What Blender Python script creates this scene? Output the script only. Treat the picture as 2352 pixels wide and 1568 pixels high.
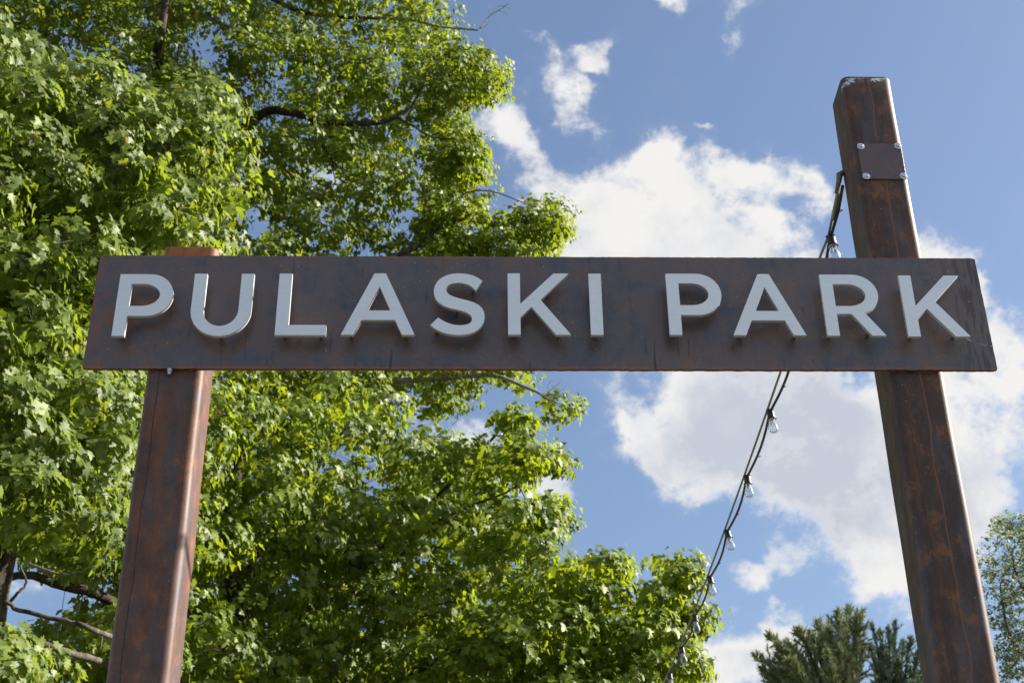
import bpy, math, random
import numpy as np
from mathutils import Vector, Matrix

for o in list(bpy.data.objects):
    bpy.data.objects.remove(o)
S = bpy.context.scene
COL = S.collection
rng = np.random.default_rng(11)
random.seed(11)

# ------------------------------------------------------------------ camera
PLZ = 4.2                                   # height of the sign plate's centre
CAMP = np.array([-0.2171, -4.2894, PLZ - 2.7090])
PIT, YAW, ROL = 0.54308, 0.02663, -0.01161
def cam_axes():
    cp, sp, cy, sy = math.cos(PIT), math.sin(PIT), math.cos(YAW), math.sin(YAW)
    f = np.array([sy*cp, cy*cp, sp]); r = np.array([cy, -sy, 0.0]); u = np.cross(r, f)
    cr, sr = math.cos(ROL), math.sin(ROL)
    return r*cr + u*sr, -r*sr + u*cr, f
CR, CU, CF = cam_axes()
FD = 3420.0                                 # focal length in pixels of a 2352 wide picture
cd = bpy.data.cameras.new('camera')
cam = bpy.data.objects.new('camera', cd); COL.objects.link(cam)
cd.sensor_width = 36.0
cd.lens = 52.35
cd.clip_start = 0.1; cd.clip_end = 4000
cd.dof.use_dof = True; cd.dof.focus_distance = 5.1; cd.dof.aperture_fstop = 11.0
M = Matrix(((CR[0], CU[0], -CF[0], CAMP[0]), (CR[1], CU[1], -CF[1], CAMP[1]), (CR[2], CU[2], -CF[2], CAMP[2]), (0, 0, 0, 1)))
cam.matrix_world = M
S.camera = cam

def at(x, y, Y):
    """the world point on the sight line of a place in the photograph, at world depth Y"""
    d = CF + CR*((x-1176)/FD) - CU*((y-784)/FD)
    return CAMP + d*((Y-CAMP[1])/d[1])

# ------------------------------------------------------------------ sun and sky
SUNV = Vector((1.0, 0.085, 0.66)).normalized()
SUN_EL = math.asin(SUNV.z); SUN_ROT = math.atan2(SUNV.x, SUNV.y)
sl = bpy.data.lights.new('sun', 'SUN'); sl.energy = 5.0; sl.angle = math.radians(0.5); sl.color = (1.0, 0.93, 0.82)
so = bpy.data.objects.new('sun', sl); COL.objects.link(so)
so.rotation_euler = SUNV.to_track_quat('Z', 'Y').to_euler()

W = bpy.data.worlds.new('World'); S.world = W; W.use_nodes = True
nt = W.node_tree; N = nt.nodes; N.clear()

def link(tree, a, b): tree.links.new(a, b)
class NB:
    """small node-building helper"""
    def __init__(s, tree): s.t = tree
    def n(s, kind, **kw):
        nd = s.t.nodes.new(kind)
        for k, v in kw.items(): setattr(nd, k, v)
        return nd
    def put(s, sock, v):
        if isinstance(v, bpy.types.NodeSocket): s.t.links.new(v, sock)
        elif v is not None:
            sock.default_value = v
    def math(s, op, a, b=None, c=None, clamp=False):
        nd = s.n('ShaderNodeMath', operation=op, use_clamp=clamp)
        s.put(nd.inputs[0], a)
        if b is not None: s.put(nd.inputs[1], b)
        if c is not None: s.put(nd.inputs[2], c)
        return nd.outputs[0]
    def vm(s, op, a, b=None, out=0):
        nd = s.n('ShaderNodeVectorMath', operation=op)
        s.put(nd.inputs[0], a)
        if b is not None:
            if op == 'SCALE': s.put(nd.inputs['Scale'], b)
            else: s.put(nd.inputs[1], b)
        return nd.outputs[out]
    def noise(s, vec, scale, detail=4, rough=.55, dist=0.0, lac=2.0):
        nd = s.n('ShaderNodeTexNoise'); nd.inputs['Scale'].default_value = scale
        nd.inputs['Detail'].default_value = detail; nd.inputs['Roughness'].default_value = rough
        nd.inputs['Distortion'].default_value = dist; nd.inputs['Lacunarity'].default_value = lac
        s.put(nd.inputs['Vector'], vec); return nd.outputs[0]
    def ss(s, v, a, b, lo=0.0, hi=1.0):
        nd = s.n('ShaderNodeMapRange', interpolation_type='SMOOTHSTEP')
        s.put(nd.inputs[0], v); s.put(nd.inputs[1], a); s.put(nd.inputs[2], b)
        nd.inputs[3].default_value = lo; nd.inputs[4].default_value = hi
        return nd.outputs[0]
    def mix(s, f, a, b, typ='RGBA', mode='MIX'):
        nd = s.n('ShaderNodeMix', data_type=typ)
        if typ == 'RGBA': nd.blend_type = mode; A, B, O = 6, 7, 2
        else: A, B, O = 2, 3, 0
        s.put(nd.inputs[0], f)
        for i, v in ((A, a), (B, b)):
            if isinstance(v, tuple) and len(v) == 3: v = (*v, 1)
            s.put(nd.inputs[i], v)
        return nd.outputs[O]
    def mapping(s, vec, loc=(0, 0, 0), rot=(0, 0, 0), scale=(1, 1, 1), typ='POINT'):
        nd = s.n('ShaderNodeMapping', vector_type=typ); s.put(nd.inputs['Vector'], vec)
        nd.inputs['Location'].default_value = loc; nd.inputs['Rotation'].default_value = rot; nd.inputs['Scale'].default_value = scale
        return nd.outputs[0]

b = NB(nt)
sky = b.n('ShaderNodeTexSky', sky_type='NISHITA', sun_disc=False, sun_elevation=SUN_EL, sun_rotation=SUN_ROT,
          air_density=1.15, dust_density=1.6, ozone_density=1.3, altitude=50)
SKY_STR = 0.067
EXPO = 1.25
tc = b.n('ShaderNodeTexCoord').outputs['Generated']
# clouds: laid out on the celestial sphere around a fixed compass direction (31 degrees up, due north)
du = b.vm('DOT_PRODUCT', tc, tuple(CR), out=1)
dv = b.vm('DOT_PRODUCT', tc, tuple(CU), out=1)
dw = b.vm('DOT_PRODUCT', tc, tuple(CF), out=1)
dws = b.math('MAXIMUM', dw, 0.15)
gu = b.math('DIVIDE', du, dws); gv = b.math('DIVIDE', dv, dws)
cmb = b.n('ShaderNodeCombineXYZ'); b.put(cmb.inputs[0], gu); b.put(cmb.inputs[1], gv)
P = cmb.outputs[0]
# warp the chart with noise so that no outline stays an ellipse
wn = b.n('ShaderNodeTexNoise'); wn.inputs['Scale'].default_value = 9; wn.inputs['Detail'].default_value = 5; wn.inputs['Roughness'].default_value = .6
b.put(wn.inputs['Vector'], tc)
wv = b.vm('SUBTRACT', wn.outputs['Color'], (.5, .5, .5))
Pw = b.vm('ADD', P, b.vm('SCALE', wv, 0.12))
blobs = [  # centre x, y, radii, tilt, weight  (in the photograph's 2352 px chart)
    (1560, 560, 420, 210, 0, 1.35), (1470, 430, 215, 150, -10, 1.0), (1500, 350, 90, 70, 0, .6), (1330, 540, 200, 190, 0, 1.0), (1740, 560, 260, 120, 15, 1.0),
    (1790, 375, 200, 72, 18, 1.05), (1860, 420, 120, 60, 20, .6), (1690, 360, 60, 45, 0, .4),
    (1215, 350, 140, 90, 50, .95), (1175, 260, 90, 80, 30, .9), (1345, 245, 120, 60, 50, .95), (1395, 140, 68, 42, -30, .72), (1270, 130, 40, 20, 30, .35),
    (1540, 0, 90, 34, 0, .95), (1692, 12, 70, 46, 0, .9), (1695, 72, 46, 26, 0, .7), (1605, 265, 26, 20, 0, .5),
    (2165, 570, 150, 100, 20, 1.2), (2260, 640, 90, 70, 50, 1.0), (2335, 790, 140, 140, 0, 1.15), (2300, 860, 120, 70, 10, .8), (2170, 800, 200, 130, 0, .6),
    (1720, 900, 400, 150, 3, 1.3), (1560, 980, 200, 130, 0, .9), (1620, 1100, 120, 80, 20, .85), (1850, 1040, 360, 190, 8, 1.2), (1960, 1180, 240, 150, 30, 1.1), (2030, 1290, 90, 110, 20, .8),
    (2230, 1020, 220, 220, 0, 1.25), (2200, 1200, 190, 180, 0, 1.0), (1420, 945, 50, 30, 30, .5),
    (1728, 1338, 78, 46, 25, 1.0), (1390, 1078, 40, 24, 0, .35), (1800, 1290, 50, 90, 20, .38),
    (1720, 1490, 215, 98, 0, 1.25), (1830, 1470, 120, 70, 0, .7), (2080, 1400, 150, 80, -20, .6), (1560, 1560, 160, 70, 0, .5),
    (760, 460, 300, 150, 0, .45), (1010, 1010, 150, 70, 0, .85), (1240, 1130, 100, 70, 0, .85), (60, 1330, 200, 120, 0, .7), (560, 1250, 300, 200, 0, .6), (100, 600, 200, 150, 0, .6),
]
acc = None
for (cx, cy, rx, ry, rot, wgt) in blobs:
    u0, v0 = (cx-1176)/FD, -(cy-784)/FD
    m = b.mapping(Pw, loc=(u0, v0, 0), rot=(0, 0, math.radians(-rot)), scale=(rx/FD*1.28, ry/FD*1.28, 1), typ='TEXTURE')
    ln = b.vm('LENGTH', m, out=1)
    s1 = b.ss(ln, 1.0, 0.0, 0, wgt)
    acc = s1 if acc is None else b.math('ADD', acc, s1)
acc = b.math('MINIMUM', acc, 1.25)
front = b.ss(dw, 0.80, 0.90)
# the same kind of broken cumulus goes on round the rest of the sky
dz = b.n('ShaderNodeSeparateXYZ'); b.put(dz.inputs[0], tc)
zc = b.math('ADD', b.math('MAXIMUM', dz.outputs[2], 0.0), 0.18)
cm2 = b.n('ShaderNodeCombineXYZ'); b.put(cm2.inputs[0], b.math('DIVIDE', dz.outputs[0], zc)); b.put(cm2.inputs[1], b.math('DIVIDE', dz.outputs[1], zc))
rest = b.ss(b.noise(cm2.outputs[0], 1.15, 4, .5), .44, .66, 0, 1.15)
bias = b.mix(front, rest, acc, 'FLOAT')
det = b.noise(b.mapping(tc, scale=(1, 1, 1.25)), 15, 10, .66)
fine = b.noise(tc, 46, 7, .65)
near = b.ss(bias, .0, .35, .25, 1)
dens = b.math('ADD', bias, b.math('MULTIPLY', b.math('MULTIPLY', b.math('SUBTRACT', det, .5), 3.5), near))
dens = b.math('ADD', dens, b.math('MULTIPLY', b.math('MULTIPLY', b.math('SUBTRACT', fine, .5), near), 1.3))
alpha = b.ss(dens, .22, 1.15)
veil = b.ss(dens, .0, .8, 0, .12)
alpha = b.math('MAXIMUM', alpha, veil)
# thick parts and undersides are greyer
gb = None
for (cx, cy, rx, ry, rot, wgt) in [(1760, 960, 330, 150, 5, 1.0), (1990, 1080, 260, 150, 20, .9), (1900, 1180, 160, 80, 20, .5), (2200, 1180, 160, 130, 0, .5), (1560, 600, 180, 60, 0, .35), (1760, 1470, 100, 40, 0, .35), (1640, 400, 60, 40, 0, .4)]:
    m = b.mapping(Pw, loc=((cx-1176)/FD, -(cy-784)/FD, 0), rot=(0, 0, math.radians(-rot)), scale=(rx/FD*1.5, ry/FD*1.5, 1), typ='TEXTURE')
    s1 = b.ss(b.vm('LENGTH', m, out=1), 1.0, 0.0, 0, wgt)
    gb = s1 if gb is None else b.math('ADD', gb, s1)
gb = b.mix(front, .35, gb, 'FLOAT')
gn = b.noise(tc, 15, 7, .6)
g = b.ss(b.math('ADD', gb, b.math('MULTIPLY', b.math('SUBTRACT', gn, .5), 3.4)), -.15, 1.15)
g2 = b.math('MULTIPLY', g, b.ss(dens, .5, 1.3))
CB = 1.0/SKY_STR/2**EXPO
ccol = b.mix(g2, (0.90*CB, 0.89*CB, 0.88*CB), (0.57*CB, 0.61*CB, 0.70*CB))
tint = b.mix(1.0, sky.outputs[0], (.98, 1.0, 1.06), mode='MULTIPLY')
skyc = b.mix(alpha, tint, ccol)
bg = b.n('ShaderNodeBackground'); b.put(bg.inputs[0], skyc); bg.inputs[1].default_value = SKY_STR
wo = b.n('ShaderNodeOutputWorld'); link(nt, bg.outputs[0], wo.inputs[0])
W.cycles.sampling_method = 'MANUAL'; W.cycles.sample_map_resolution = 512

S.view_settings.view_transform = 'Standard'; S.view_settings.look = 'None'
S.view_settings.gamma = 1.0; S.view_settings.use_curve_mapping = False
S.view_settings.exposure = EXPO
S.render.engine = 'CYCLES'
S.cycles.max_bounces = 8; S.cycles.transmission_bounces = 6; S.cycles.diffuse_bounces = 4; S.cycles.glossy_bounces = 3; S.cycles.transparent_max_bounces = 12
S.cycles.use_denoising = True
S.cycles.caustics_reflective = False; S.cycles.caustics_refractive = False

# ------------------------------------------------------------------ object helpers
def link_obj(name, data, parent=None):
    o = bpy.data.objects.new(name, data); COL.objects.link(o)
    if parent is not None: o.parent = parent
    return o
def tag(o, label=None, cat=None, group=None, kind=None):
    if label: o['label'] = label
    if cat: o['category'] = cat
    if group: o['group'] = group
    if kind: o['kind'] = kind
    return o
def np_mesh(name, verts, faces, mat, smooth=False, attr=None):
    """verts (n,3), faces (m,k) with one k"""
    me = bpy.data.meshes.new(name)
    verts = np.asarray(verts, dtype=np.float32).reshape(-1, 3); faces = np.asarray(faces, dtype=np.int32)
    m, k = faces.shape
    me.vertices.add(len(verts)); me.vertices.foreach_set('co', verts.ravel())
    me.loops.add(m*k); me.loops.foreach_set('vertex_index', faces.ravel())
    me.polygons.add(m); me.polygons.foreach_set('loop_start', np.arange(0, m*k, k, dtype=np.int32))
    me.update(calc_edges=True)
    if smooth: me.polygons.foreach_set('use_smooth', np.ones(m, dtype=bool))
    if attr is not None:
        a = me.attributes.new('tint', 'FLOAT', 'POINT'); a.data.foreach_set('value', np.asarray(attr, dtype=np.float32))
    me.materials.append(mat)
    return me
def mesh_obj(name, verts, faces, mat, parent=None, smooth=False, sharp=None):
    me = bpy.data.meshes.new(name); me.from_pydata([tuple(map(float, v)) for v in verts], [], faces); me.update()
    me.materials.append(mat)
    o = link_obj(name, me, parent)
    if smooth:
        me.polygons.foreach_set('use_smooth', np.ones(len(me.polygons), dtype=bool))
        if sharp is not None: me.set_sharp_from_angle(angle=math.radians(sharp))
    return o
def bevel(o, w, seg=2):
    m = o.modifiers.new('bevel', 'BEVEL'); m.width = w; m.segments = seg; m.limit_method = 'ANGLE'; m.angle_limit = math.radians(40)
    m.harden_normals = True
    return o
class Acc:
    def __init__(s): s.v = []; s.f = []; s.n = 0
    def tube(s, pts, rad, k=6, cap=True):
        pts = [Vector(p) for p in pts]; L = len(pts)
        if not hasattr(rad, '__len__'): rad = [rad]*L
        ref = Vector((0, 0, 1)); b0 = s.n
        prev = None
        for i, p in enumerate(pts):
            t = (pts[min(i+1, L-1)] - pts[max(i-1, 0)]).normalized()
            if prev is None:
                a = t.cross(ref)
                if a.length < 1e-3: a = t.cross(Vector((1, 0, 0)))
            else: a = prev - t*prev.dot(t)
            a.normalize(); prev = a; c = t.cross(a)
            for j in range(k):
                an = 2*math.pi*j/k
                s.v.append(tuple(p + (a*math.cos(an) + c*math.sin(an))*rad[i]))
        for i in range(L-1):
            for j in range(k):
                q = b0+i*k
                s.f.append((q+j, q+(j+1) % k, q+k+(j+1) % k, q+k+j))
        if cap:
            s.f.append(tuple(b0+j for j in reversed(range(k)))); s.f.append(tuple(b0+(L-1)*k+j for j in range(k)))
        s.n = len(s.v)
    def lathe(s, prof, centre, k=20, axis=Vector((0, 0, 1))):
        """prof: list of (radius, distance along the axis)"""
        c = Vector(centre); q = Vector((0, 0, 1)).rotation_difference(axis); b0 = s.n
        for (r, z) in prof:
            for j in range(k):
                an = 2*math.pi*j/k
                s.v.append(tuple(c + q @ Vector((r*math.cos(an), r*math.sin(an), z))))
        for i in range(len(prof)-1):
            for j in range(k):
                s.f.append((b0+i*k+j, b0+i*k+(j+1) % k, b0+(i+1)*k+(j+1) % k, b0+(i+1)*k+j))
        s.f.append(tuple(b0+j for j in reversed(range(k)))); s.f.append(tuple(b0+(len(prof)-1)*k+j for j in range(k)))
        s.n = len(s.v)
    def obj(s, name, mat, parent=None, smooth=True, sharp=50):
        return mesh_obj(name, s.v, s.f, mat, parent, smooth, sharp)

# ------------------------------------------------------------------ materials
def new_mat(name):
    m = bpy.data.materials.new(name); m.use_nodes = True; m.node_tree.nodes.clear()
    nb = NB(m.node_tree); out = nb.n('ShaderNodeOutputMaterial')
    return m, nb, out
def principled(nb, out, col, rough, metal=0.0, spec=.5, normal=None):
    p = nb.n('ShaderNodeBsdfPrincipled')
    if isinstance(col, tuple): col = (*col, 1)
    nb.put(p.inputs['Base Color'], col); nb.put(p.inputs['Roughness'], rough); nb.put(p.inputs['Metallic'], metal)
    p.inputs['Specular IOR Level'].default_value = spec
    if normal is not None: nb.put(p.inputs['Normal'], normal)
    nb.t.links.new(p.outputs[0], out.inputs[0]); return p
def bump(nb, h, strength=.3, dist=.004):
    n = nb.n('ShaderNodeBump'); n.inputs['Strength'].default_value = strength; n.inputs['Distance'].default_value = dist
    nb.put(n.inputs['Height'], h); return n.outputs[0]

def rust_post(name, red, scuff=False, orange_top=False, run=None):
    m, n, out = new_mat(name)
    oc = n.n('ShaderNodeTexCoord').outputs['Object']
    sep = n.n('ShaderNodeSeparateXYZ'); n.put(sep.inputs[0], oc)
    X, Z = sep.outputs[0], sep.outputs[2]
    st = n.mapping(oc, scale=(1, 1, .10)); st2 = n.mapping(oc, scale=(1, 1, .03))
    big = n.noise(n.mapping(oc, scale=(1, 1, .35)), 7, 5, .6)
    streak = n.noise(n.mapping(oc, scale=(1, 1, .16)), 22, 7, .7)
    thin = n.noise(st2, 95, 3, .6)
    grain = n.noise(oc, 260, 3, .7)
    base = n.mix(n.ss(big, .33, .62), tuple(.45*c+.018 for c in red), tuple(red))
    base = n.mix(n.math('MULTIPLY', n.ss(streak, .48, .66), .42), base, (.24, .088, .032))
    base = n.mix(n.math('MULTIPLY', n.ss(thin, .56, .74), .28), base, (.018, .014, .015))
    grey = n.noise(n.mapping(oc, loc=(3, 1, 2), scale=(1, 1, .22)), 16, 5, .6)
    base = n.mix(n.math('MULTIPLY', n.ss(grey, .47, .62), .72), base, (.080, .074, .088))
    blot = n.noise(n.mapping(oc, loc=(7, 3, 0), scale=(1, 1, .75)), 17, 9, .75)
    base = n.mix(n.math('MULTIPLY', n.ss(blot, .50, .66), .42), base, (.026, .020, .021))
    base = n.mix(n.math('MULTIPLY', n.ss(blot, .48, .36), .6), base, (.26, .10, .036))
    speck = n.noise(oc, 120, 2, .5)
    base = n.mix(n.math('MULTIPLY', n.ss(speck, .68, .74), .8), base, (.34, .11, .03))
    # rust has run down in thin wandering lines
    for (x0, w, amp, ph) in (run or []):
        wob = n.math('MULTIPLY', n.math('SUBTRACT', n.noise(n.mapping(oc, loc=(ph, 0, 0), scale=(0, 0, 1)), 3.2, 3, .6), .5), amp)
        dd = n.math('ABSOLUTE', n.math('SUBTRACT', X, n.math('ADD', wob, x0)))
        base = n.mix(n.ss(dd, w, w*.15, 0, .8), base, (.25, .085, .028) if ph > 5 else (.05, .014, .009))
    rough = n.math('ADD', .42, n.math('MULTIPLY', streak, .25))
    if orange_top:
        f = n.math('MULTIPLY', n.ss(Z, PLZ+.20, PLZ+.235), n.ss(streak, .2, .5, .6, 1))
        base = n.mix(f, base, n.mix(n.ss(grey, .35, .6), (.14, .05, .018), (.34, .12, .028)))
    if scuff:
        s = n.noise(n.mapping(oc, scale=(1, 1, 1.8)), 26, 5, .7)
        topz = PLZ+1.071
        near = n.ss(Z, topz-.062, topz-.018)
        left = n.ss(X, 1.235, 1.175)
        near2 = n.math('MULTIPLY', n.ss(Z, topz-.12, topz-.05), left)
        k = n.math('MAXIMUM', near, near2)
        f = n.math('MULTIPLY', n.ss(n.math('MULTIPLY', s, k), .47, .54), n.ss(Z, topz-.006, topz-.010))
        f = n.math('MULTIPLY', f, n.ss(sep.outputs[1], .05, .03))
        base = n.mix(f, base, (.62, .64, .70))
    # tiny pale spatters
    vor = n.n('ShaderNodeTexVoronoi'); vor.inputs['Scale'].default_value = 55; n.put(vor.inputs['Vector'], oc)
    sp = n.math('MULTIPLY', n.ss(vor.outputs[0], .10, .05), n.ss(n.noise(n.mapping(oc, scale=(1, 1, .2)), 20, 2), .60, .66))
    base = n.mix(sp, base, (.55, .55, .58))
    h = n.math('ADD', n.math('MULTIPLY', grain, .5), n.math('MULTIPLY', streak, .8))
    principled(n, out, base, rough, 0.0, .42, bump(n, h, .22, .004))
    return m
M_POST_L = rust_post('rusted_steel_left', (.135, .060, .036), orange_top=True, run=[(-1.272, .0035, .03, 1.0)])
M_POST_R = rust_post('rusted_steel_right', (.078, .036, .024), scuff=True, run=[(1.262, .004, .05, 7.0), (1.205, .002, .02, 2.0)])

def plate_mat(name, cover=False):
    m, n, out = new_mat(name)
    oc = n.n('ShaderNodeTexCoord').outputs['Object']
    sep = n.n('ShaderNodeSeparateXYZ'); n.put(sep.inputs[0], oc)
    X, Z = sep.outputs[0], sep.outputs[2]
    big = n.noise(oc, 3.2, 5, .62)
    mid = n.noise(n.mapping(oc, loc=(5, 0, 1)), 11, 7, .66)
    vert = n.noise(n.mapping(oc, scale=(1, 1, .12)), 60, 4, .6)
    base = n.mix(n.ss(big, .36, .66), (.074, .072, .092), (.132, .092, .078))
    base = n.mix(n.math('MULTIPLY', n.ss(mid, .45, .7), .85), base, (.155, .080, .052))
    base = n.mix(n.math('MULTIPLY', n.ss(vert, .56, .70), .6), base, (.028, .022, .024))
    mot = n.noise(n.mapping(oc, loc=(8, 0, 3)), 8.5, 10, .74)
    base = n.mix(n.math('MULTIPLY', n.ss(mot, .44, .60), .7), base, (.138, .098, .082))
    base = n.mix(n.math('MULTIPLY', n.ss(mot, .46, .34), .7), base, (.044, .050, .072))
    sm = n.noise(n.mapping(oc, loc=(2, 2, 2)), 75, 4, .6)
    base = n.mix(n.math('MULTIPLY', n.math('MULTIPLY', n.ss(sm, .56, .66), n.ss(mid, .40, .55)), .85), base, (.27, .095, .03))
    if not cover:
        # orange rust patches at the left end, and streaks at the right end
        def patch(cx, cz, rx, rz):
            mm = n.mapping(n.vm('ADD', oc, n.vm('SCALE', n.vm('SUBTRACT', colnoise, (.5, .5, .5)), .10)), loc=(cx, 0, PLZ+cz), scale=(rx, 1e3, rz), typ='TEXTURE')
            return n.ss(n.vm('LENGTH', mm, out=1), 1.0, .3)
        cn = n.n('ShaderNodeTexNoise'); cn.inputs['Scale'].default_value = 22; cn.inputs['Detail'].default_value = 6; n.put(cn.inputs['Vector'], oc)
        colnoise = cn.outputs['Color']
        pt = None
        for a in [(-1.46, -.02, .05, .05), (-1.485, .075, .03, .018), (-1.33, .03, .06, .04), (-1.50, -.06, .03, .05), (-1.36, -.05, .10, .03), (-1.52, .1, .02, .2), (.49, -.217, .05, .018), (-.38, .205, .05, .014), (1.27, -.22, .06, .012), (.36, .22, .03, .006)]:
            q = patch(*a); pt = q if pt is None else n.math('MAXIMUM', pt, q)
        base = n.mix(n.math('MULTIPLY', pt, n.ss(mid, .38, .58, .15, .85)), base, (.26, .078, .018))
        edge = n.math('MAXIMUM', n.ss(Z, PLZ-.214, PLZ-.2245), n.ss(Z, PLZ+.219, PLZ+.2255))
        base = n.mix(n.math('MULTIPLY', edge, n.ss(mid, .40, .56)), base, (.28, .10, .03))
        end = n.ss(X, 1.36, 1.47)
        nb2 = n.noise(n.mapping(oc, scale=(1, 1, .35), loc=(0, 0, 4)), 60, 6, .7)
        base = n.mix(n.math('MULTIPLY', end, n.ss(nb2, .42, .62)), base, (.13, .10, .085))
        base = n.mix(n.math('MULTIPLY', end, n.ss(vert, .48, .56, 0, .7)), base, (.05, .022, .016))
        # dark drips and smears
        dr = n.noise(n.mapping(oc, scale=(1, 1, .07), loc=(9, 0, 0)), 44, 2, .5)
        base = n.mix(n.math('MULTIPLY', n.ss(dr, .66, .70), n.ss(Z, PLZ+.0, PLZ-.16, 0, .8)), base, (.012, .010, .012))
        # an arc scratched into the scale at the right end
        dx = n.math('SUBTRACT', X, 1.545); dz_ = n.math('SUBTRACT', Z, PLZ+.055)
        rr = n.math('SQRT', n.math('ADD', n.math('MULTIPLY', dx, dx), n.math('MULTIPLY', dz_, dz_)))
        ring = n.math('MULTIPLY', n.ss(n.math('ABSOLUTE', n.math('SUBTRACT', rr, .19)), .0022, .0008), n.ss(n.noise(oc, 30, 3), .45, .55))
        base = n.mix(n.math('MULTIPLY', ring, n.ss(Z, PLZ-.04, PLZ-.08)), base, (.5, .5, .52))
        # bare ground glints along the lower edge
    vor = n.n('ShaderNodeTexVoronoi'); vor.inputs['Scale'].default_value = 42; n.put(vor.inputs['Vector'], oc)
    sp = n.math('MULTIPLY', n.ss(vor.outputs[0], .085, .045), n.ss(n.noise(oc, 6, 3), .52, .60))
    base = n.mix(sp, base, (.62, .60, .58))
    rough = n.math('ADD', .20, n.math('MULTIPLY', mid, .34))
    if cover: base = n.mix(.55, base, (.115, .058, .042))
    h = n.math('ADD', n.math('MULTIPLY', mid, .6), n.math('MULTIPLY', sm, .25))
    principled(n, out, base, rough, 0.10, .85, bump(n, h, .16, .004))
    return m
M_PLATE = plate_mat('mill_scale_plate'); M_COVER = plate_mat('cover_plate_steel', True)

def edge_mat():
    m, n, out = new_mat('rusted_cut_edge')
    oc = n.n('ShaderNodeTexCoord').outputs['Object']
    a = n.noise(n.mapping(oc, scale=(1, 4, 1)), 45, 5, .7)
    base = n.mix(n.ss(a, .35, .62), (.055, .022, .014), (.30, .105, .03))
    principled(n, out, base, .55, 0, .4, bump(n, a, .4, .003)); return m
M_EDGE = edge_mat()

def simple(name, col, rough, metal=0.0, var=.25, scale=60, spec=.5):
    m, n, out = new_mat(name)
    oc = n.n('ShaderNodeTexCoord').outputs['Object']
    a = n.noise(oc, scale, 4, .6)
    base = n.mix(a, tuple(c*(1-var) for c in col), tuple(min(1, c*(1+var)) for c in col))
    principled(n, out, base, rough, metal, spec, bump(n, a, .15, .002)); return m
def alu_mat():
    m, n, out = new_mat('brushed_aluminium')
    oc = n.n('ShaderNodeTexCoord').outputs['Object']
    br = n.noise(n.mapping(oc, scale=(.05, 1, 1)), 420, 3, .6)
    fl = n.noise(oc, 700, 2, .6)
    cl = n.noise(oc, 5, 3, .5)
    base = n.mix(cl, (.90, .88, .86), (.96, .94, .91))
    base = n.mix(n.ss(br, .3, .7, 0, .25), base, (.56, .58, .61))
    vor = n.n('ShaderNodeTexVoronoi'); vor.inputs['Scale'].default_value = 60; n.put(vor.inputs['Vector'], oc)
    base = n.mix(n.math('MULTIPLY', n.ss(vor.outputs[0], .07, .03), .5), base, (.9, .9, .88))
    p = principled(n, out, base, n.math('ADD', .36, n.math('MULTIPLY', fl, .14)), .5, .5, bump(n, n.math('ADD', br, n.math('MULTIPLY', fl, .6)), .10, .0015))
    return m
M_ALU = alu_mat()
M_PEG = simple('dull_steel_peg', (.22, .22, .21), .5, .6)

M_ZINC = simple('zinc_plated_bolt', (.66, .70, .76), .32, .85)
M_WIRE = simple('steel_wire_rope', (.30, .27, .20), .42, .7, .35, 300)
M_CORD = simple('black_rubber', (.018, .020, .022), .45)
M_CERAM = simple('pale_bulb_base', (.62, .62, .56), .5)
M_FIL = simple('filament_wire', (.32, .30, .27), .4, .8)

def glass_mat():
    m, n, out = new_mat('clear_thin_glass')
    tr = n.n('ShaderNodeBsdfTransparent'); tr.inputs[0].default_value = (.93, .95, .96, 1)
    gl = n.n('ShaderNodeBsdfGlossy'); gl.inputs['Roughness'].default_value = .04
    lw = n.n('ShaderNodeLayerWeight'); lw.inputs[0].default_value = .32
    mx = n.n('ShaderNodeMixShader'); n.put(mx.inputs[0], n.math('ADD', n.math('MULTIPLY', lw.outputs[0], .75), .06, clamp=True))
    link(m.node_tree, tr.outputs[0], mx.inputs[1]); link(m.node_tree, gl.outputs[0], mx.inputs[2]); link(m.node_tree, mx.outputs[0], out.inputs[0])
    return m
M_GLASS = glass_mat()

def leaf_mat(name, dark, light, trans, autumn=.02, gloss=.30, scale=1.0, tmix=.42):
    m, n, out = new_mat(name)
    at_ = n.n('ShaderNodeAttribute', attribute_name='tint').outputs['Fac']
    oi = n.n('ShaderNodeObjectInfo').outputs['Random']
    t = n.math('FRACT', n.math('ADD', at_, oi))
    oc = n.n('ShaderNodeTexCoord').outputs['Object']
    patch = n.noise(oc, .8*scale, 3, .5)
    f = n.math('ADD', n.math('MULTIPLY', t, .6), n.math('MULTIPLY', patch, .5))
    col = n.mix(n.ss(f, .25, .85), tuple(dark), tuple(light))
    col = n.mix(n.ss(t, 1-autumn, 1-autumn+.004), col, (.34, .16, .035))
    tcol = n.mix(n.ss(f, .2, .85), tuple(c*.75 for c in trans), tuple(trans))
    tcol = n.mix(n.ss(t, 1-autumn, 1-autumn+.004), tcol, (.55, .20, .03))
    p = n.n('ShaderNodeBsdfPrincipled'); n.put(p.inputs['Base Color'], col); p.inputs['Roughness'].default_value = gloss
    p.inputs['Specular IOR Level'].default_value = .30
    tl = n.n('ShaderNodeBsdfTranslucent'); n.put(tl.inputs[0], tcol)
    mx = n.n('ShaderNodeMixShader'); mx.inputs[0].default_value = tmix
    link(m.node_tree, p.outputs[0], mx.inputs[1]); link(m.node_tree, tl.outputs[0], mx.inputs[2]); link(m.node_tree, mx.outputs[0], out.inputs[0])
    return m
M_LEAF_A = leaf_mat('maple_leaf_broad', (.062, .102, .016), (.200, .255, .052), (.38, .48, .03), .003, .46)
M_LEAF_B = leaf_mat('maple_leaf_high', (.058, .096, .010), (.180, .232, .028), (.40, .49, .02), .003, .45)
M_LEAF_C = leaf_mat('maple_leaf_low', (.056, .098, .010), (.185, .240, .028), (.41, .51, .02), .0, .45)
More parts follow.
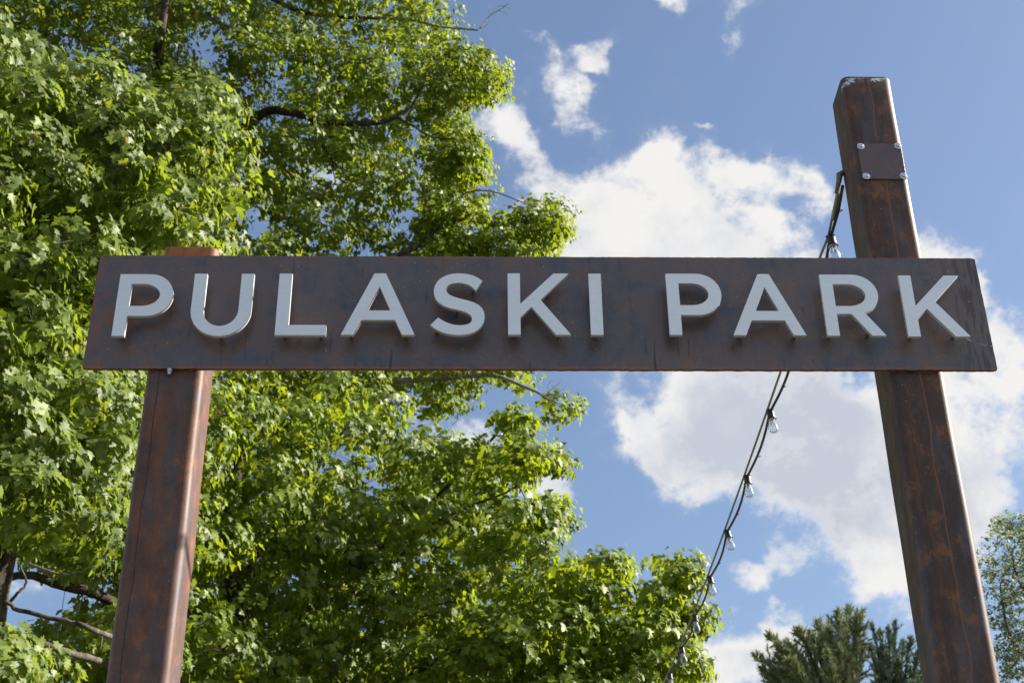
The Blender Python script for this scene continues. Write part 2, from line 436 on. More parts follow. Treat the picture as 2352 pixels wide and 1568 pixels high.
M_LEAF_D = leaf_mat('small_pale_leaf', (.10, .145, .065), (.20, .25, .125), (.32, .40, .15), .0, .45)
M_PINE_A = leaf_mat('pine_needle_olive', (.16, .19, .095), (.33, .35, .19), (.32, .36, .15), .0, .5, tmix=.2)
M_PINE_B = leaf_mat('pine_needle_dark', (.08, .125, .085), (.16, .22, .14), (.16, .22, .11), .0, .5, tmix=.2)

def bark_mat(name, a_, b_):
    m, n, out = new_mat(name)
    oc = n.n('ShaderNodeTexCoord').outputs['Object']
    a = n.noise(n.mapping(oc, scale=(1, 1, .3)), 18, 6, .65); c = n.noise(oc, 3.5, 4, .6)
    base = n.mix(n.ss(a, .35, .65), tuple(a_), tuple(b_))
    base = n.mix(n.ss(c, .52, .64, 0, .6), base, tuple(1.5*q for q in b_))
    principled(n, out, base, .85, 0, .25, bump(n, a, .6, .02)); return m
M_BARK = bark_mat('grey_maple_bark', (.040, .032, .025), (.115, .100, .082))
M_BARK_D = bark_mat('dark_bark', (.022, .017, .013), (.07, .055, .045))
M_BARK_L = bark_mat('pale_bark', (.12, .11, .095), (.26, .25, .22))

# ------------------------------------------------------------------ ground
def ground():
    m, n, out = new_mat('dry_lawn_and_gravel')
    oc = n.n('ShaderNodeTexCoord').outputs['Object']
    a = n.noise(oc, .6, 5, .6); c = n.noise(oc, 30, 5, .7)
    base = n.mix(a, (.085, .088, .055), (.125, .120, .085)); base = n.mix(n.ss(c, .5, .7, 0, .5), base, (.07, .075, .04))
    principled(n, out, base, .9, 0, .2, bump(n, c, .5, .05))
    R_ = 1500; k = 40
    vs = []; fs = []
    for i in range(k+1):
        for j in range(k+1):
            x = (i/k*2-1); y = (j/k*2-1)
            x = math.copysign(abs(x)**2.2, x)*R_; y = math.copysign(abs(y)**2.2, y)*R_
            d = math.hypot(x, y)
            vs.append((x, y, (math.sin(x*.05)*math.cos(y*.043))*.25*min(1, max(0, d-12)/40)))
    for i in range(k):
        for j in range(k):
            q = i*(k+1)+j; fs.append((q, q+k+1, q+k+2, q+1))
    o = mesh_obj('ground', vs, fs, m, smooth=True); tag(o, kind='structure')
ground()

# ------------------------------------------------------------------ the sign
sign = tag(link_obj('park_sign', None), 'wide rusted steel sign reading PULASKI PARK in brushed metal letters on two brown steel posts', 'sign')
sign.location = (0, 0, 0)
PT = 0.014                                     # plate thickness
HH = 0.4517/2; HL = 3.05/2

def plate():
    # front face and back, with a slightly uneven burnt edge, long faces subdivided
    r = .006; n = 240; rnd = random.Random(4)
    loop = []
    for i in range(n+1):
        x = -HL + 2*HL*i/n; loop.append((x, HH + (rnd.uniform(-.0006, .0006) if 0 < i < n else -.004)))
    for i in range(1, 24): loop.append((HL + rnd.uniform(-.0007, .0007), HH - 2*HH*i/24))
    for i in range(n+1):
        x = HL - 2*HL*i/n; loop.append((x, -HH + (rnd.uniform(-.0009, .0009) if 0 < i < n else .003)))
    for i in range(1, 24): loop.append((-HL + rnd.uniform(-.0007, .0007), -HH + 2*HH*i/24))
    L = len(loop); vs = [(x, 0, PLZ+z) for x, z in loop] + [(x, PT, PLZ+z) for x, z in loop]
    fs = [tuple(range(L)), tuple(reversed(range(L, 2*L)))]
    ed = [((i+1) % L, i, L+i, L+(i+1) % L) for i in range(L)]
    o = mesh_obj('sign_plate', vs, fs+ed, M_PLATE, sign)
    o.data.materials.append(M_EDGE)
    for p in o.data.polygons[2:]: p.material_index = 1
    return o
pl = plate()

def rounded_tube(name, x0, x1, y0, y1, z0, z1, r, mat, seg=7):
    loop = []
    for (cx, cy, a0) in ((x1-r, y1-r, 0), (x0+r, y1-r, 90), (x0+r, y0+r, 180), (x1-r, y0+r, 270)):
        for i in range(seg+1):
            a = math.radians(a0 + 90*i/seg); loop.append((cx+r*math.cos(a), cy+r*math.sin(a)))
    L = len(loop); vs = []; fs = []
    zs = [z0 + (z1-.004-z0)*i/60 for i in range(61)]
    rnd = random.Random(hash(round(x0*100)))
    for k, z in enumerate(zs):
        for (x, y) in loop:
            w = .0008*math.sin(z*5.3+x*31)+.0006*math.sin(z*13+y*40)
            vs.append((x+w, y+w*.5, z))
    for k in range(60):
        for i in range(L): fs.append((k*L+i, k*L+(i+1) % L, (k+1)*L+(i+1) % L, (k+1)*L+i))
    # a small weld bevel then the cap
    cx, cy = (x0+x1)/2, (y0+y1)/2; b0 = 60*L
    for (s_, z) in ((.985, z1), (.90, z1+.0006)):
        nb0 = len(vs)
        for (x, y) in loop: vs.append((cx+(x-cx)*s_, cy+(y-cy)*s_, z))
        for i in range(L): fs.append((b0+i, b0+(i+1) % L, nb0+(i+1) % L, nb0+i))
        b0 = nb0
    fs.append(tuple(b0+i for i in range(L))); fs.append(tuple(reversed(range(L))))
    o = mesh_obj(name, vs, fs, mat, sign, True, 45)
    return o
PW = .189
pL = rounded_tube('post', -1.318, -1.318+PW, PT+.001, PT+.001+PW, 0, PLZ+.274, .027, M_POST_L)
pR = rounded_tube('post', 1.163, 1.163+PW, PT+.001, PT+.001+PW, 0, PLZ+1.071, .027, M_POST_R)
pL['label'] = 'shorter left post of redder rusted steel with an orange top'
pR['label'] = 'tall right post of dark rusted steel with white paint scuffs at its top'

def catmull(pts, n=6):
    out = []
    for i in range(len(pts)-1):
        p0 = pts[max(i-1, 0)]; p1 = pts[i]; p2 = pts[i+1]; p3 = pts[min(i+2, len(pts)-1)]
        for k in range(n):
            t = k/n
            out.append(tuple(.5*((2*p1[a]) + (-p0[a]+p2[a])*t + (2*p0[a]-5*p1[a]+4*p2[a]-p3[a])*t*t + (-p0[a]+3*p1[a]-3*p2[a]+p3[a])*t**3) for a in (0, 1)))
    out.append(pts[-1]); return out
def arc(cx, cy, rx, ry, a0, a1, n=16):
    return [(cx+rx*math.cos(math.radians(a0+(a1-a0)*i/n)), cy+ry*math.sin(math.radians(a0+(a1-a0)*i/n))) for i in range(n+1)]
CH = .2445; ST = .0420
def sf(pts):   # traced points of the S (zoomed photograph) -> metres from its lower left
    out = []
    for (x, y) in pts:
        d = CF + CR*(((1180+x/3.92)/1.22449-1176)/FD) - CU*(((680+y/3.92)/1.22449-784)/FD)
        q = CAMP + d*((-.062-CAMP[1])/d[1]); out.append((q[0]+.3762, q[2]-PLZ+.1305))
    return out
def glyph(c):
    """outer loop counter-clockwise, list of holes; origin at the lower left"""
    if c == 'P' or c == 'R':
        rt = .1855 if c == 'P' else .192
        bo = .078 if c == 'P' else .083
        ry = (CH-bo)/2; rx = .083; iy0, iy1 = .117, CH-.0390; iry = (iy1-iy0)/2; irx = .060
        bowl = arc(rt-rx, CH-ry, rx, ry, -90, 90, 22)
        hole = [(ST, iy0)] + arc(rt-.0436-irx, iy0+iry, irx, iry, -90, 90, 18) + [(ST, iy1)]
        if c == 'P': outer = [(0, 0), (ST, 0), (ST, bo)] + bowl + [(0, CH)]
        else:
            outer = [(0, 0), (ST, 0), (ST, .0855), (.0925, .0855), (.1515, 0), (.199, 0), (.1365, .0915)]
            outer += [p for p in bowl if p[1] > .093 or p[0] > .16][0:] + [(0, CH)]
            outer = outer[:7] + sorted([p for p in bowl if (p[1] > .094 and p[0] > .139) or p[1] > .17], key=lambda p: bowl.index(p)) + [(0, CH)]
        return outer, [hole]
    if c == 'U':
        w = .2010; yc = .100; s = .0425
        outer = [(0, CH)] + arc(w/2, yc, w/2, .1025, 180, 360, 30) + [(w, CH), (w-s, CH)] + arc(w/2, yc, w/2-s, .0635, 360, 180, 24) + [(s, CH)]
        return outer, []
    if c == 'L': return [(0, 0), (.169, 0), (.169, .0395), (ST+.0015, .0395), (ST+.0015, CH), (0, CH)], []
    if c == 'I': return [(0, 0), (.0422, 0), (.0422, CH), (0, CH)], []
    if c == 'A': return [(0, 0), (.0420, 0), (.0667, .058), (.1783, .058), (.2030, 0), (.2450, 0), (.1420, CH), (.1030, CH)], [[(.0833, .0955), (.1617, .0955), (.1225, .192)]]
    if c == 'K': return [(0, 0), (ST, 0), (ST, .0677), (.0790, .1100), (.1600, 0), (.2100, 0), (.1105, .1380), (.2080, CH), (.1565, CH), (ST, .1215), (ST, CH), (0, CH)], []
    if c == 'S':
        up = [(692, 430), (640, 395), (580, 368), (510, 353), (430, 348), (350, 355), (275, 379), (210, 423), (172, 480), (158, 540), (167, 600), (197, 652), (255, 697), (330, 727), (415, 748), (485, 766), (538, 790), (568, 815), (578, 845), (570, 878), (540, 902), (490, 915), (430, 918), (370, 910), (305, 890), (250, 863), (205, 833)]
        dn = [(120, 915), (170, 955), (240, 990), (320, 1014), (430, 1026), (520, 1018), (600, 993), (663, 950), (704, 890), (717, 820), (706, 762), (673, 714), (615, 675), (540, 648), (460, 628), (385, 606), (328, 580), (300, 548), (296, 515), (315, 480), (360, 459), (430, 451), (500, 460), (560, 485), (622, 535)]
        a = catmull(sf(up), 5); d = catmull(sf(dn), 5)
        return a+d, []
from mathutils.geometry import tessellate_polygon
LT = .0140; LY = -.062
def letter(c, x0, z0, label, pegs):
    outer, holes = glyph(c)
    loops = [outer]+holes
    flat = [p for l in loops for p in l]
    n = len(flat)
    tris = tessellate_polygon([[Vector((p[0], p[1], 0)) for p in l] for l in loops])
    vs = [(x0+p[0], LY, z0+p[1]) for p in flat] + [(x0+p[0], LY+LT, z0+p[1]) for p in flat]
    def area(l): return sum(l[i][0]*l[(i+1) % len(l)][1]-l[(i+1) % len(l)][0]*l[i][1] for i in range(len(l)))
    fs = []
    for t in tris:
        a = area([flat[i] for i in t]); t = tuple(t) if a > 0 else tuple(reversed(t))
        fs.append(t); fs.append(tuple(n+i for i in reversed(t)))
    k = 0
    for li, l in enumerate(loops):
        m_ = len(l); ccw = area(l) > 0
        for i in range(m_):
            a, b_ = k+i, k+(i+1) % m_
            q = (a, n+a, n+b_, b_)
            if (ccw and li == 0) or (not ccw and li > 0): q = tuple(reversed(q))
            if li > 0: pass
            fs.append(q)
        k += m_
    import bmesh
    bm = bmesh.new()
    bv = [bm.verts.new(v) for v in vs]
    for f in fs:
        try: bm.faces.new([bv[i] for i in f])
        except ValueError: pass
    bmesh.ops.recalc_face_normals(bm, faces=bm.faces)
    me = bpy.data.meshes.new('letter'); bm.to_mesh(me); bm.free()
    me.materials.append(M_ALU)
    for p in me.polygons: p.use_smooth = True
    me.set_sharp_from_angle(angle=math.radians(28))
    o = link_obj('letter', me, sign); o['label'] = label
    for (px, pz) in pegs:
        a = Acc(); a.lathe([(.006, 0), (.006, -LY-LT-.0005)], (x0+px, LY+LT+.0002, z0+pz+(.013 if pz < .03 else 0)), 12, Vector((0, 1, 0)))
        a.obj('standoff', M_PEG, o)
    return o
LET = [('P', -1.4283, -.1378), ('U', -1.1775, -.1350), ('L', -.8914, -.1333), ('A', -.6728, -.1314), ('S', -.3762, -.1305), ('K', -.1170, -.1297), ('I', .1590, -.1297),
       ('P', .4226, -.1288), ('A', .6355, -.1293), ('R', .9508, -.1305), ('K', 1.2230, -.1330)]
PEG = {'P': [(.021, .014), (.021, .22), (.164, .172)], 'U': [(.10, .012), (.020, .215), (.180, .2)], 'L': [(.021, .22), (.028, .012), (.148, .012)], 'A': [(.03, .010), (.215, .010), (.1225, .22)],
       'S': [(.02, .04), (.086, .118), (.143, .205)], 'K': [(.021, .012), (.172, .019), (.021, .22), (.136, .190)], 'I': [(.021, .010), (.021, .22)], 'R': [(.016, .012), (.150, .019), (.021, .22), (.168, .19)]}
WORD = ['first letter P', 'letter U', 'letter L', 'letter A of the first word', 'letter S', 'letter K of the first word', 'letter I', 'letter P of the second word', 'letter A of the second word', 'letter R', 'last letter K']
for (c, x, z), w in zip(LET, WORD): letter(c, x, PLZ+z, 'brushed metal '+w, PEG[c])

# cover plate with its four bolts on the tall post
def box_obj(name, x0, x1, y0, y1, z0, z1, mat, parent, bw=None):
    vs = [(x, y, z) for x in (x0, x1) for y in (y0, y1) for z in (z0, z1)]
    fs = [(0, 1, 3, 2), (4, 6, 7, 5), (0, 4, 5, 1), (2, 3, 7, 6), (0, 2, 6, 4), (1, 5, 7, 3)]
    o = mesh_obj(name, vs, fs, mat, parent)
    if bw: bevel(o, bw)
    return o
cp = box_obj('cover_plate', 1.180, 1.3405, PT-.004, PT+.0005, PLZ+.580, PLZ+.7425, M_COVER, sign, .0006)
def hex_bolt(x, z, parent, y, r=.0085):
    a = Acc()
    a.lathe([(.0140, 0), (.0140, .0020), (.0130, .0026)], (x, y, z), 20, Vector((0, -1, 0)))
    o = a.obj('washer', M_ZINC, parent); o2 = Acc()
    o2.lathe([(r*1.05, .0028), (r*1.05, .0085), (r*.85, .0100)], (x, y, z), 6, Vector((0, -1, 0)))
    return o, o2.obj('bolt', M_ZINC, parent, True, 20)
for (x, z) in ((1.1915, .7290), (1.3290, .7315), (1.1935, .5915), (1.3300, .5930)): hex_bolt(x, PLZ+z, cp, PT-.004)
a = Acc(); bx = -1.2385; bz = PLZ-HH
a.lathe([(.010, 0), (.010, -.010), (.0065, -.0105), (.0065, -.018), (.005, -.0195)], (bx, .006, bz-.0005), 6)
tag(a.obj('bolt', M_ZINC, sign), 'small silver bolt end under the plate')
# weld beads where the plate sits on the posts
for (xx, zt) in ((-1.3, -1), (1.175, -1), (1.175, 1)):
    a = Acc(); rnd = random.Random(3)
    a.tube([(xx + .15*i/30, PT+.001, PLZ+zt*(HH-.001)+rnd.uniform(-.0006, .0006)) for i in range(31)], [.0022+rnd.uniform(0, .0012) for _ in range(31)], 6)
    a.obj('weld_bead', M_EDGE, sign)

# ------------------------------------------------------------------ string lights
sl_ = tag(link_obj('string_light', None), 'black cord of clear round bulbs hung from a steel wire off the tall right post', 'string lights')
cb = [(1903, 545), (1835, 765), (1764, 945), (1713, 1096), (1664, 1218), (1629, 1321), (1593, 1415), (1561, 1488), (1536, 1546)]
def cab(i):    # the wire in true metres: it runs away from the camera with an even bulb spacing
    return 4.68 + .69*i
def fit_poly(ys, vals, deg): return np.polyfit(ys, vals, deg)
ys = []; xs = []; zs = []
for i, (px, py) in enumerate(cb):
    if i == 1: continue
    q = at(px, py, cab(i)+CAMP[1]); ys.append(q[1]); xs.append(q[0]); zs.append(q[2])
px_ = fit_poly(ys, xs, 2); pz_ = fit_poly(ys, zs, 3)
Y0 = .185
def wire(y):
    yy = min(y, ys[-1]+.2)
    x = np.polyval(px_, yy); z = np.polyval(pz_, yy)
    if y > yy:
        sx = np.polyval(np.polyder(px_), yy); sz = np.polyval(np.polyder(pz_), yy); x += sx*(y-yy); z += sz*(y-yy)
    return Vector((float(x), float(y), float(z)))
att = Vector((1.150, Y0-.01, at(1938, 412, Y0)[2]))
b1 = wire(cab(0)+CAMP[1])
wire_pts = [att, att.lerp(b1, .5)+Vector((0, 0, .004)), b1+Vector((0, 0, .004))]
yy = b1.y
while yy < 8.6:
    yy += .115; wire_pts.append(wire(yy)+Vector((-.004, 0, .006)))
a = Acc(); a.tube(wire_pts, .0056, 8); a.obj('steel_wire', M_WIRE, sl_)
# the black cord, tied to the wire at each socket and hanging slack in between
rnd = random.Random(8); cord = [att+Vector((.006, .01, -.03)), att.lerp(b1, .5)+Vector((.014, 0, -.012)), b1+Vector((.006, 0, -.006))]
ncab = 12
for i in range(ncab-1):
    p = wire(cab(i)+CAMP[1]); q = wire(cab(i+1)+CAMP[1])
    if q.y > 8.5: break
    sag = .007+rnd.uniform(-.003, .004); side = .017+rnd.uniform(-.004, .004)
    for k in range(1, 9):
        t = k/8; w = math.sin(math.pi*t)
        cord.append(p.lerp(q, t)+Vector((.006+side*w, 0, -.006-sag*w)))
a = Acc(); a.tube(cord, .0064, 8); a.obj('power_cord', M_CORD, sl_)
sock = None
for i in range(ncab):
    p = wire(cab(i)+CAMP[1])
    if p.y > 8.4: break
    p = p+Vector((.010, 0, -.004))
    if sock is None:
        base = p.copy()
        a = Acc()
        a.lathe([(.006, .012), (.014, .010), (.0185, .004), (.0195, -.004), (.0200, -.036), (.0245, -.0385), (.0250, -.043), (.0205, -.0445), (.0185, -.040)], (0, 0, 0), 24)
        a.tube([(-.016, 0, -.002), (-.020, 0, .010), (-.012, 0, .018), (-.004, 0, .012)], .0042, 7)
        a.tube([(-.012, -.014, .006), (0, -.017, .009), (.012, -.014, .006)], .0045, 6)
        sock = a.obj('lamp_socket', M_CORD, sl_)
        a = Acc(); a.lathe([(.0185, -.0445), (.0190, -.047), (.0165, -.050)], (0, 0, 0), 24); ring = a.obj('bulb_base', M_CERAM, sock)
        a = Acc()
        prof = [(.0150, -.046), (.0160, -.056), (.0205, -.070), (.0245, -.082), (.0262, -.093), (.0262, -.101), (.0240, -.110), (.0190, -.1175), (.0110, -.122), (.0030, -.1235)]
        a.lathe(prof, (0, 0, 0), 28); bulb = a.obj('glass_bulb', M_GLASS, sock)
        a = Acc(); a.tube([(-.002, 0, -.05), (-.004, 0, -.070), (-.008, .002, -.082), (-.003, 0, -.088), (.003, 0, -.086), (.008, -.002, -.082), (.004, 0, -.070), (.002, 0, -.05)], .0009, 5)
        a.lathe([(.004, -.048), (.0045, -.060), (.0025, -.068)], (0, 0, 0), 10); fil = a.obj('filament', M_FIL, sock)
        kids = [ring, bulb, fil]; s = sock
    else:
        s = sock.copy(); COL.objects.link(s)
        for kd in kids:
            c = kd.copy(); COL.objects.link(c); c.parent = s
    s.scale = (.88,)*3
    s.location = p; s.rotation_euler = (math.radians(rnd.uniform(-6, 6)), math.radians(rnd.uniform(-7, -1)), rnd.uniform(0, .3))
    # zip tie
    if i:
        a = Acc(); q = wire(p.y-.25)+Vector((.012, 0, -.008)); a.tube([q+Vector((.006, 0, -.004)), q+Vector((.016, 0, -.006)), q+Vector((.024, 0, .001))], .0022, 5); a.obj('cable_tie', M_CORD, sl_)
# clamp and eye at the post
a = Acc(); mid = att.lerp(b1, .42)
a.tube([att+Vector((.02, .0, .03)), att+Vector((-.004, -.002, .012)), att+Vector((-.010, 0, -.02)), att.lerp(b1, .25)+Vector((-.006, 0, 0))], [.011, .013, .010, .006], 8)
a.obj('wire_clamp', simple('olive_clamp', (.20, .18, .09), .5, .5), sl_)
a = Acc(); a.tube([att.lerp(b1, .25)+Vector((.003, 0, 0)), att.lerp(b1, .70)+Vector((.004, 0, 0))], .0085, 8); a.tube([att.lerp(b1, .62), att.lerp(b1, .60)+Vector((.035, -.01, .012))], .0035, 5)
a.tube([att.lerp(b1, .5)+Vector((-.004, -.008, 0)), att.lerp(b1, .53)+Vector((.008, -.010, 0))], .005, 6)
a.obj('wire_sleeve', M_WIRE, sl_)

# ------------------------------------------------------------------ trees
def inpoly(px, py, poly):
    x = np.asarray(px); y = np.asarray(py); r = np.zeros(x.shape, bool)
    n = len(poly); j = n-1
    for i in range(n):
        xi, yi = poly[i]; xj, yj = poly[j]
        c = ((yi > y) != (yj > y)) & (x < (xj-xi)*(y-yi)/((yj-yi)+1e-9)+xi)
        r ^= c; j = i
    return r
def to_img(P):
    d = np.asarray(P)-CAMP; Z = d @ CF
    return 1176+FD*(d @ CR)/Z, 784-FD*(d @ CU)/Z, Z

# three maple leaf blades (five pointed lobes, folded along the midrib, slightly curled)
def leaf_blade(kind, simple_=False, broad=1.0):
    if simple_: o = [(0, 0), (.36, .08), (.56, .44), (.27, .50), (.22, .82), (0, 1.04)]
    elif simple_ is None: o = [(0, 0), (.40, .03), (.30, .18), (.64, .42), (.30, .50), (.22, .84), (0, 1.10)]
    else: o = [(0, 0), (.38, -.02), (.31, .17), (.64, .40), (.37, .46), (.42, .64), (.19, .57), (.20, .82), (0, 1.10)]
    pts = [(x*broad, y) for x, y in o]
    right = pts; left = [(-x, y) for x, y in pts[1:-1]][::-1]
    loop = right+left
    fold = (.16, .30, .05)[kind]; curl = (.22, .10, .34)[kind]
    def zf(x, y): return fold*abs(x) - curl*(y-.3)**2*.5 - (.12*x*x if kind == 1 else 0) + .04*math.sin(7*x+kind)
    vs = [(0, .36, zf(0, .36))] + [(x, y, zf(x, y)) for x, y in loop]
    n = len(loop)
    fs = [(0, 1+i, 1+(i+1) % n) for i in range(n)]
    return np.array(vs, dtype=np.float32), np.array(fs, dtype=np.int32)

def frames(nrm, tip):
    n = nrm/np.linalg.norm(nrm, axis=1, keepdims=True)
    t = tip - n*np.sum(tip*n, axis=1, keepdims=True); t /= (np.linalg.norm(t, axis=1, keepdims=True)+1e-9)
    s = np.cross(t, n); return s, t, n

def build_crown(tree, name, pos, nrm, tip, size, mat, simple_, broad=1.0, singles=300, name_leaf='leaf'):
    s, t, n = frames(nrm, tip)
    N_ = len(pos); kind = rng.integers(0, 3, N_); tint = rng.random(N_)
    X, Y, Z = to_img(pos)
    pick = np.zeros(N_, bool)
    if singles:
        vis = (X > 8) & (X < 2344) & (Y > 8) & (Y < 1560)
        vis &= ~((X > 185) & (X < 2295) & (Y > 575) & (Y < 860))
        vis &= ~((X > 238) & (X < 495) & (Y > 560))
        facing = np.abs(np.sum(n*((CAMP-pos)/np.linalg.norm(CAMP-pos, axis=1, keepdims=True)), axis=1))
        app = size/Z*facing
        cell = (X//13).astype(int)*1000+(Y//13).astype(int)
        order = np.argsort(Z); seen = set(); front = []
        for i in order:
            if vis[i] and cell[i] not in seen: seen.add(cell[i]); front.append(i)
        front = np.array(front); front = front[np.argsort(-app[front])][:singles]
        pick[front] = True
    blades = [leaf_blade(k, simple_, broad) for k in range(3)]
    V = []; F = []; T = []; off = 0
    for k in range(3):
        sel = np.where((kind == k) & ~pick)[0]; bv, bf = blades[k]
        m_ = len(sel)
        if not m_: continue
        P_ = pos[sel][:, None, :] + size[sel][:, None, None]*(bv[None, :, 0:1]*s[sel][:, None, :] + bv[None, :, 1:2]*t[sel][:, None, :] + bv[None, :, 2:3]*n[sel][:, None, :])
        V.append(P_.reshape(-1, 3)); nv = len(bv)
        F.append((bf[None]+(np.arange(m_)*nv)[:, None, None]+off).reshape(-1, 3)); off += m_*nv
        T.append(np.repeat(tint[sel], nv))
    me = np_mesh(name, np.concatenate(V), np.concatenate(F), mat, True, np.concatenate(T))
    o = link_obj(name, me, tree); tag(o, kind='stuff')
    if singles:
        mes = [np_mesh('leaf', bv, bf, mat, True) for bv, bf in blades]
        for i in np.where(pick)[0]:
            lo = link_obj(name_leaf, mes[kind[i]], tree); k = float(size[i])
            lo.matrix_local = Matrix(((s[i][0]*k, t[i][0]*k, n[i][0]*k, pos[i][0]), (s[i][1]*k, t[i][1]*k, n[i][1]*k, pos[i][1]), (s[i][2]*k, t[i][2]*k, n[i][2]*k, pos[i][2]), (0, 0, 0, 1)))
    return o

def sample_clumps(polys, holes, yr, n, rad, tries=60000, near_bias=0.0, minsep=.0, yfun=None):
    """clump centres inside the crown's real volume, seen through its outline"""
    out = []
    allx = [p[0] for q in polys for p in q]; ally = [p[1] for q in polys for p in q]
    x0, x1, y0, y1 = min(allx), max(allx), min(ally), max(ally)
    k = 0
    X = rng.uniform(x0, x1, tries); Y = rng.uniform(y0, y1, tries); D = rng.random(tries)
    if near_bias: D = D**(1+near_bias)
    dep = yr[0]+(yr[1]-yr[0])*D
    if yfun is not None: dep = dep+yfun(X, Y)
    R_ = rad*rng.uniform(.75, 1.25, tries)
    dist = (dep-CAMP[1])*1.2; rp = R_*FD/dist*.50
    ok = np.zeros(tries, bool)
    for pg in polys: ok |= inpoly(X, Y, pg)
    for an in np.linspace(0, 2*math.pi, 8, endpoint=False):
        xx = X+rp*math.cos(an); yy = Y+rp*math.sin(an)*.85
        o1 = np.zeros(tries, bool)
        for pg in polys: o1 |= inpoly(xx, yy, pg)
        for hg in holes: o1 &= ~inpoly(xx, yy, hg)
        ok &= o1
    P = []; Rr = []
    for i in np.where(ok)[0]:
        q = at(X[i], Y[i], dep[i])
        if minsep and P:
            if np.min(np.linalg.norm(np.array(P)-q, axis=1)) < minsep*R_[i]: continue
        P.append(q); Rr.append(R_[i])
        if len(P) >= n: break
    return np.array(P), np.array(Rr)

def leafage(C, Rr, per, leaf, flat=.7, droop=.55, shoots=9, up=.55, outw=.75):
    """leaves on short shoots radiating from every clump centre; returns arrays and shoot ends"""
    pos = []; nrm = []; tip = []; siz = []; ends = []
    for c, r in zip(C, Rr):
        ns = max(3, int(shoots*rng.uniform(.8, 1.2)*(r/np.mean(Rr))))
        d = rng.normal(size=(ns, 3)); d[:, 2] = d[:, 2]*.7+.15; d /= np.linalg.norm(d, axis=1, keepdims=True)
        e = c + d*np.array([1, 1, flat])*(r*rng.uniform(.66, 1.0, (ns, 1)))
        ends.append((c, e))
        for dd, ee in zip(d, e):
            m_ = max(2, int(per/shoots*rng.uniform(.7, 1.3)))
            p = ee + rng.normal(size=(m_, 3))*np.array([.75, .75, .5])*leaf*.85
            o = p-c; o /= (np.linalg.norm(o, axis=1, keepdims=True)+1e-6)
            nn = o*outw + np.array([.55, -.30, up]) + rng.normal(size=(m_, 3))*.42
            tt = o*np.array([1, 1, .2]) + np.array([0, 0, -droop]) + rng.normal(size=(m_, 3))*.30
            pos.append(p); nrm.append(nn); tip.append(tt); siz.append(leaf*rng.uniform(.62, 1.22, m_))
    return np.concatenate(pos), np.concatenate(nrm), np.concatenate(tip), np.concatenate(siz), ends

def smooth_path(pts, n=5):
    pts = [np.array(p, float) for p in pts]; out = []
    for i in range(len(pts)-1):
        p0 = pts[max(i-1, 0)]; p1 = pts[i]; p2 = pts[i+1]; p3 = pts[min(i+2, len(pts)-1)]
        for k in range(n):
            t = k/n; out.append(.5*((2*p1)+(-p0+p2)*t+(2*p0-5*p1+4*p2-p3)*t*t+(-p0+3*p1-3*p2+p3)*t**3))
    out.append(pts[-1]); return out
def limb(tree, name, pts, r0, r1, mat, nodes, jit=.02, k=9, power=1.0):
    pp = smooth_path(pts); L = len(pp)
    rr = [r0+(r1-r0)*(i/(L-1))**power for i in range(L)]
    pp = [p+rng.normal(size=3)*jit*r for p, r in zip(pp, [max(.3, r*6) for r in rr])]
    a = Acc(); a.tube(pp, rr, k); o = a.obj(name, mat, tree, True, 80)
    for p, r in zip(pp, rr): nodes.append((p, r))
    return o
def twigs(tree, C, ends, nodes, mat, rmax=.035, thin=.0035, up=.1, fine=True):
    """branch out from the limbs to every leafy clump"""
    NP = [p for p, r in nodes]; NR = [r for p, r in nodes]
    base = np.array(NP)
    dist = np.array([np.min(np.linalg.norm(base-c, axis=1)) for c in C])
    a = Acc(); arr = list(NP); rad = list(NR)
    A = np.array(arr)
    for i in np.argsort(dist):
        c = C[i]; dd = np.linalg.norm(A-c, axis=1); j = int(np.argmin(dd+ .0)); p0 = A[j]; L = dd[j]
        r0 = min(rad[j]*.62, rmax, .006+.011*L); r0 = max(r0, thin*1.2)
        steps = max(3, int(L/.35)+2); pts = []
        off = rng.normal(size=3)*.07*L; off[2] -= up*L
        for k in range(steps+1):
            t = k/steps; pts.append(p0+(c-p0)*t+off*math.sin(math.pi*t)+(rng.normal(size=3)*.014*L if 0 < k < steps else 0))
        rr = [r0+(thin-r0)*(k/steps) for k in range(steps+1)]
        a.tube(pts, rr, 5, False)
        A = np.vstack([A]+[np.array(pts[1:])]); rad += rr[1:]
    for (c, e) in (ends if fine else []):
        for q in e:
            m_ = (c+q)/2+rng.normal(size=3)*.02
            a.tube([c, m_, q], [thin, thin*.8, thin*.5], 3, False)
    o = a.obj('twigs', mat, tree, True, 80); tag(o, kind='stuff'); return o

# ---- near maple on the left
def bare(tree, pts, r0, r1, mat, nodes=None, forks=6, spread=.35, name='branch'):
    nn = []
    o = limb(tree, name, pts, r0, r1, mat, nn, .01, 7)
    return nn

